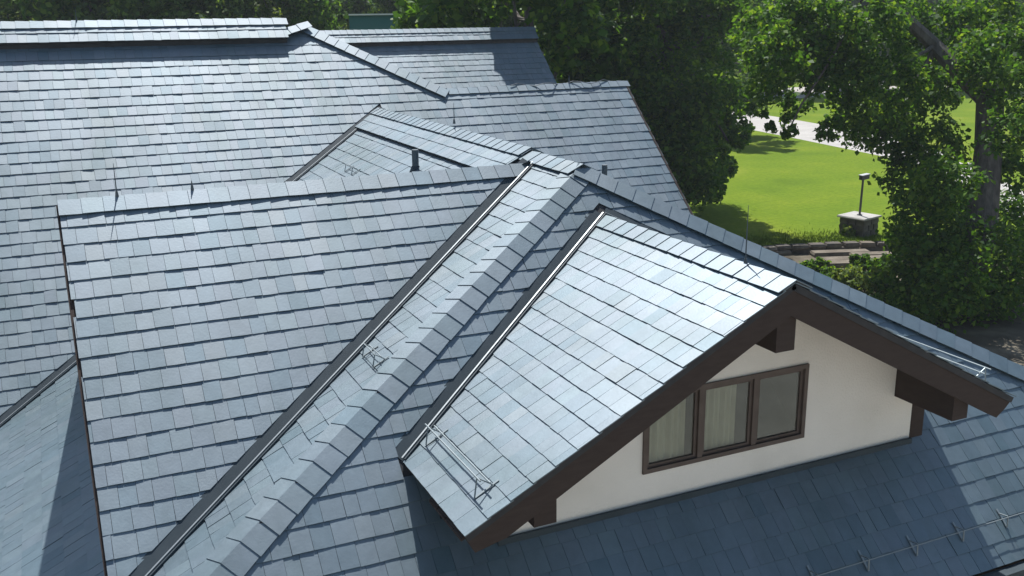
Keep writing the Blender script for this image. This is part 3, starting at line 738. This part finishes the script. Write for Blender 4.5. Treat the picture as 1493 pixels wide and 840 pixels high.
# dense tree right of the rear roof
D1 = 41; r1 = random.Random(5); cl = []
def inside(p, poly):
    c = False; n = len(poly)
    for i in range(n):
        (x1, y1), (x2, y2) = poly[i], poly[(i+1) % n]
        if (y1 > p[1]) != (y2 > p[1]) and p[0] < (x2-x1)*(p[1]-y1)/(y2-y1)+x1: c = not c
    return c
pol = [(800, -60), (795, 120), (900, 130), (985, 290), (1022, 280), (1052, 215), (1045, 140), (1050, 60), (1040, -60)]
while len(cl) < 72:
    p = (r1.uniform(780, 1060), r1.uniform(-60, 300))
    if inside(p, pol): cl.append((at(*p, D1+r1.uniform(-2.5, 4)), r1.uniform(.75, 1.35)))
for _ in range(26):
    y = r1.uniform(-30, 292); x = 1058-(max(0, y-210)*.45)+r1.uniform(-14, 34); cl.append((at(x, y, D1+r1.uniform(-2, 3)), r1.uniform(.3, .62)))
b1 = np.array([at(940, 200, D1+1)[0], at(940, 200, D1+1)[1], 0])
tp = b1+np.array([0, 0, 12.])
limbs = [(wig(b1+np.array([0, 0, random.uniform(3, 9)]), c, 5, .3), .12) for c, r in cl[::3]]
tree_from('broad_tree', 'dense dark green tree with leaves down to the lawn, beside the rear slate roof', b1, wig(b1, tp, 6, .15), list(np.linspace(.5, .2, 7)), limbs, cl, .19, MAT['leaf'], 1150, 9)
# lawn tree beyond, whose shade falls on the grass
def generic(seed, H, R, size, m, nclus=46, dens=800, low=.22, narrow=1.0):
    r = random.Random(seed); cl = []
    for i in range(nclus):
        z = r.uniform(low, 1); prof = math.sin(math.pi*min(1, max(.06, (1-(z-low)/(1-low))*.92+.05)))**.6
        a = r.uniform(0, 2*math.pi); rad = R*narrow*prof*math.sqrt(r.uniform(.1, 1))
        cl.append((np.array([rad*math.cos(a), rad*math.sin(a), z*H]), r.uniform(.16, .3)*R))
    tr = MB().tube(wig((0, 0, -.2), (r.uniform(-.3, .3), r.uniform(-.3, .3), H*.85), 7, .12), list(np.linspace(.035*H*.55, .05, 8)), 10, .1)
    lb = [MB().tube(wig((0, 0, H*r.uniform(.2, .65)), c, 4, .2), list(np.linspace(.09, .03, 5)), 6) for c, q in cl[::5]]
    me = leaves_mesh('crown', [c for c, q in cl], [q for c, q in cl], [int(dens*q*q) for c, q in cl], size, m, seed=seed)
    return tr, lb, me
protos = []
for sd, H, R, m, low, dens in ((11, 13, 4.6, 'leaf2', .16, 620), (12, 15, 4.2, 'leaf', .25, 620), (13, 11, 4.4, 'leaf3', .14, 560), (14, 17, 5.2, 'leaf2', .2, 560)):
    tr, lb, me = generic(sd, H, R, .26, MAT[m], dens=dens, low=low)
    protos.append((tr.build('trunk', MAT['bark']).data, [b.build('limb', MAT['bark']).data for b in lb], me))
for o in [o for o in col.objects if o.name.split('.')[0] in ('trunk', 'limb') and o.parent is None]: bpy.data.objects.remove(o)
def place(name, k, x, y, s, label, group=None, z=0):
    t, lb, c = protos[k]; root = bpy.data.objects.new(name, None); col.objects.link(root); root.location = (x, y, z); root.scale = (s, s, s*random.uniform(.92, 1.1)); root.rotation_euler = (0, 0, random.uniform(0, 6.28))
    tag(root, label, 'tree', group)
    link('trunk', t, root); link('crown', c, root)
    for b in lb: link('limb', b, root)
    return root
p = on_z(1085, 205, 0)
place('lawn_tree', 0, p[0], p[1]+2.5, .85, 'leafy tree on the far lawn casting shade across the grass')
kinds = ['mid green leafy tree', 'tall dark green tree', 'pale yellow green tree', 'broad spreading green tree']
nx = 0; used = {}
def where(x, row):
    if x < 130: a = 'behind the rear ridge beyond its lightning rod'
    elif x < 400: a = 'behind the long rear ridge near the hip'
    elif x < 500: a = 'between the hip and the green shed'
    elif x < 640: a = 'behind the green roofed shed'
    else: a = 'behind the annex ridge'
    return ('standing ' if row == 0 else 'deeper in the wood ')+a
for row, (d0, step, x0, x1) in enumerate(((52, 70, -40, 790), (68, 88, -60, 840))):
    x = x0
    while x < x1:
        k = (nx*7+row) % 4; q = at(x+random.uniform(-20, 20), 10, d0+random.uniform(-4, 6))
        if not (455 < x < 640 and row < 1): place('wood_tree', k, q[0], q[1], random.uniform(.85, 1.15), kinds[k]+' '+where(x, row), 'trees in the wood behind the house')
        nx += 1; x += step*random.uniform(.8, 1.2)
for row, (d0, step) in enumerate(((106, 66), (124, 78))):
    x = 800
    while x < 1540:
        k = (nx*5+row) % 4; q = at(x+random.uniform(-15, 15), 60, d0+random.uniform(-5, 8))
        a = 'behind the dense tree' if x < 1060 else 'past the lawn tree' if x < 1220 else 'behind the limb of the forked tree' if x < 1400 else 'behind the trunk of the forked tree'
        place('roadside_tree', k, q[0], q[1], random.uniform(.9, 1.2), kinds[k]+(' beyond the driveway ' if row == 0 else ' in the far row ')+a, 'trees beyond the driveway')
        nx += 1; x += step*random.uniform(.8, 1.2)
# tree close behind the annex, shading its east end
q = U(X21, Y2, 0); place('annex_tree', 1, q[0]+2.3, q[1]+5.0, 1.15, 'tall dark green tree close behind the annex, shading the end of its roof')
# far woodland, one mass
C = []; Rr = []
for i in range(190):
    x = -120+i*1.75*8/5; q = at(-200+i*10, 5, 150+rng.uniform(-12, 20))
    for zz in (2, 6, 10.5, 15): C.append((q[0], q[1], zz+rng.uniform(-1.5, 1.5))); Rr.append(3.6)
wd = link('woodland', leaves_mesh('woodland', C, Rr, [170]*len(C), .75, MAT['leaf2'], seed=77)); wd['kind'] = 'stuff'
wd['label'] = 'far green woodland closing the view'; 
# shrubs by the retaining wall and house
def shrub(px, py, z, r, m, label, n=2600, group='shrubs below the retaining wall'):
    p = on_z(px, py, z); root = bpy.data.objects.new('shrub', None); col.objects.link(root); root.location = p; tag(root, label, 'shrub', group)
    g = random.Random(int(px)); cs = [np.array([g.uniform(-.7, .7)*r, g.uniform(-.7, .7)*r, r*g.uniform(.35, 1.0)]) for _ in range(9)]
    link('foliage', leaves_mesh('foliage', cs, [r*.45]*9, [n//9]*9, .11, MAT[m], seed=int(px)), root)
    st = MB()
    for c in cs[:5]: st.tube([(0, 0, -.05), c*.5+np.array([.03, 0, 0]), c], [.025, .018, .008], 5)
    st.build('stem', MAT['bark'], root)
for px, py, r, m, lb_ in ((1240, 430, .7, 'leaf3', 'pale green flowering shrub between the roof hip and the flat stones'), (1215, 420, .55, 'leaf', 'low dark green shrub against the roof hip below the flat stones'),
                     (1270, 440, .8, 'leaf3', 'large pale green flowering shrub at the foot of the forked tree'), (1300, 410, .7, 'leaf', 'dark green shrub touching the growth round the forked tree'),
                     (1180, 405, .5, 'leaf', 'small dark green shrub under the retaining wall beside the roof hip'), (1255, 400, .5, 'leaf', 'small dark green shrub just below the flat stones')):
    shrub(px, py, GZ, r, m, lb_)
shrub(1236, 344, 0, .32, 'leaf3', 'small pale shrub at the foot of the stone plinth', 900, 'shrub by the plinth')
# steps stones in the lower bed
for i, (px, py, w, d) in enumerate(((1225, 372, 2.2, .5), (1245, 382, 2.6, .6), (1215, 388, 2.0, .6), (1275, 375, 1.8, .5))):
    p = on_z(px, py, GZ); V, F = stone_block(w, d, .16, 90+i, .03); o = mesh_obj('flat_stone', V, F, tan_m); o.location = p; o.rotation_euler = (0, 0, -.35)
    tag(o, ('middling flat tan stone close under the retaining wall', 'longest flat tan stone in the bed below the retaining wall', 'flat tan stone farthest below the retaining wall, beside the dark shrubs', 'shortest flat tan stone in the bed, towards the forked tree')[i], 'stone', 'flat stones in the lower bed')
# grass fringe on the lawn edge
V = []; F = []
for i in range(9000):
    a = rng.integers(1, len(edge)-2); k = rng.random(); p = edge[a]*(1-k)+edge[a+1]*k; p = p+np.array([rng.uniform(-.1, .3), abs(rng.normal())*.9])
    h = rng.uniform(.05, .13); an = rng.uniform(0, 6.28); b = len(V); dx, dy = math.cos(an)*.012, math.sin(an)*.012
    V += [(p[0]-dx, p[1]-dy, 0), (p[0]+dx, p[1]+dy, 0), (p[0]+rng.uniform(-.05, .05), p[1]+rng.uniform(-.05, .05), h)]; F.append((b, b+1, b+2))
gf = mesh_obj('grass_blades', V, F, grass_m); gf['kind'] = 'stuff'; gf['label'] = 'longer grass blades fringing the lawn edge'
# green metal roofed shed among the wood trees
q = at(548, 31, 47); sh = bpy.data.objects.new('shed', None); col.objects.link(sh); sh.location = (q[0], q[1], 0); sh.rotation_euler = (0, 0, -.30); sh.scale = (.8, .8, 1)
tag(sh, 'shed with pale green metal roof among the trees behind the ridge', 'shed')
gm = mat('green_metal', (.02, .13, .095), .5, .3, 0); ht = q[2]
MB().box((-1.35, -.7, -.1), (1.35, .7, ht-.5)).build('wall', noisy('shed_board', [(.3, (.10, .12, .10)), (.7, (.16, .18, .15))], 3), sh)
for s in (-1, 1):
    MB().prism([(-1.55, 0, ht+.25), (1.55, 0, ht+.25), (1.55, s*.95, ht-.75), (-1.55, s*.95, ht-.75)], (0, 0, .05)).build('roof_panel', gm, sh)
MB().bar((-1.58, 0, ht+.31), (1.58, 0, ht+.31), .34, .07).build('ridge_cap', mat('ridge_white', (.75, .78, .75), .4), sh)

# ------------------------------------------------------------------ thin summer haze
hz = MB().box((-740, -340, -1.5), (940, 940, 32)).build('haze', None); hz['kind'] = 'stuff'
hm = bpy.data.materials.new('haze'); hm.use_nodes = True; hm.node_tree.nodes.clear()
ho = N(hm, 'ShaderNodeOutputMaterial'); hv = N(hm, 'ShaderNodeVolumePrincipled'); hv.inputs['Color'].default_value = (.85, .93, 1, 1); hv.inputs['Density'].default_value = .00055; hv.inputs['Anisotropy'].default_value = .2
L(hm, hv.outputs[0], ho.inputs['Volume']); hz.data.materials.append(hm)
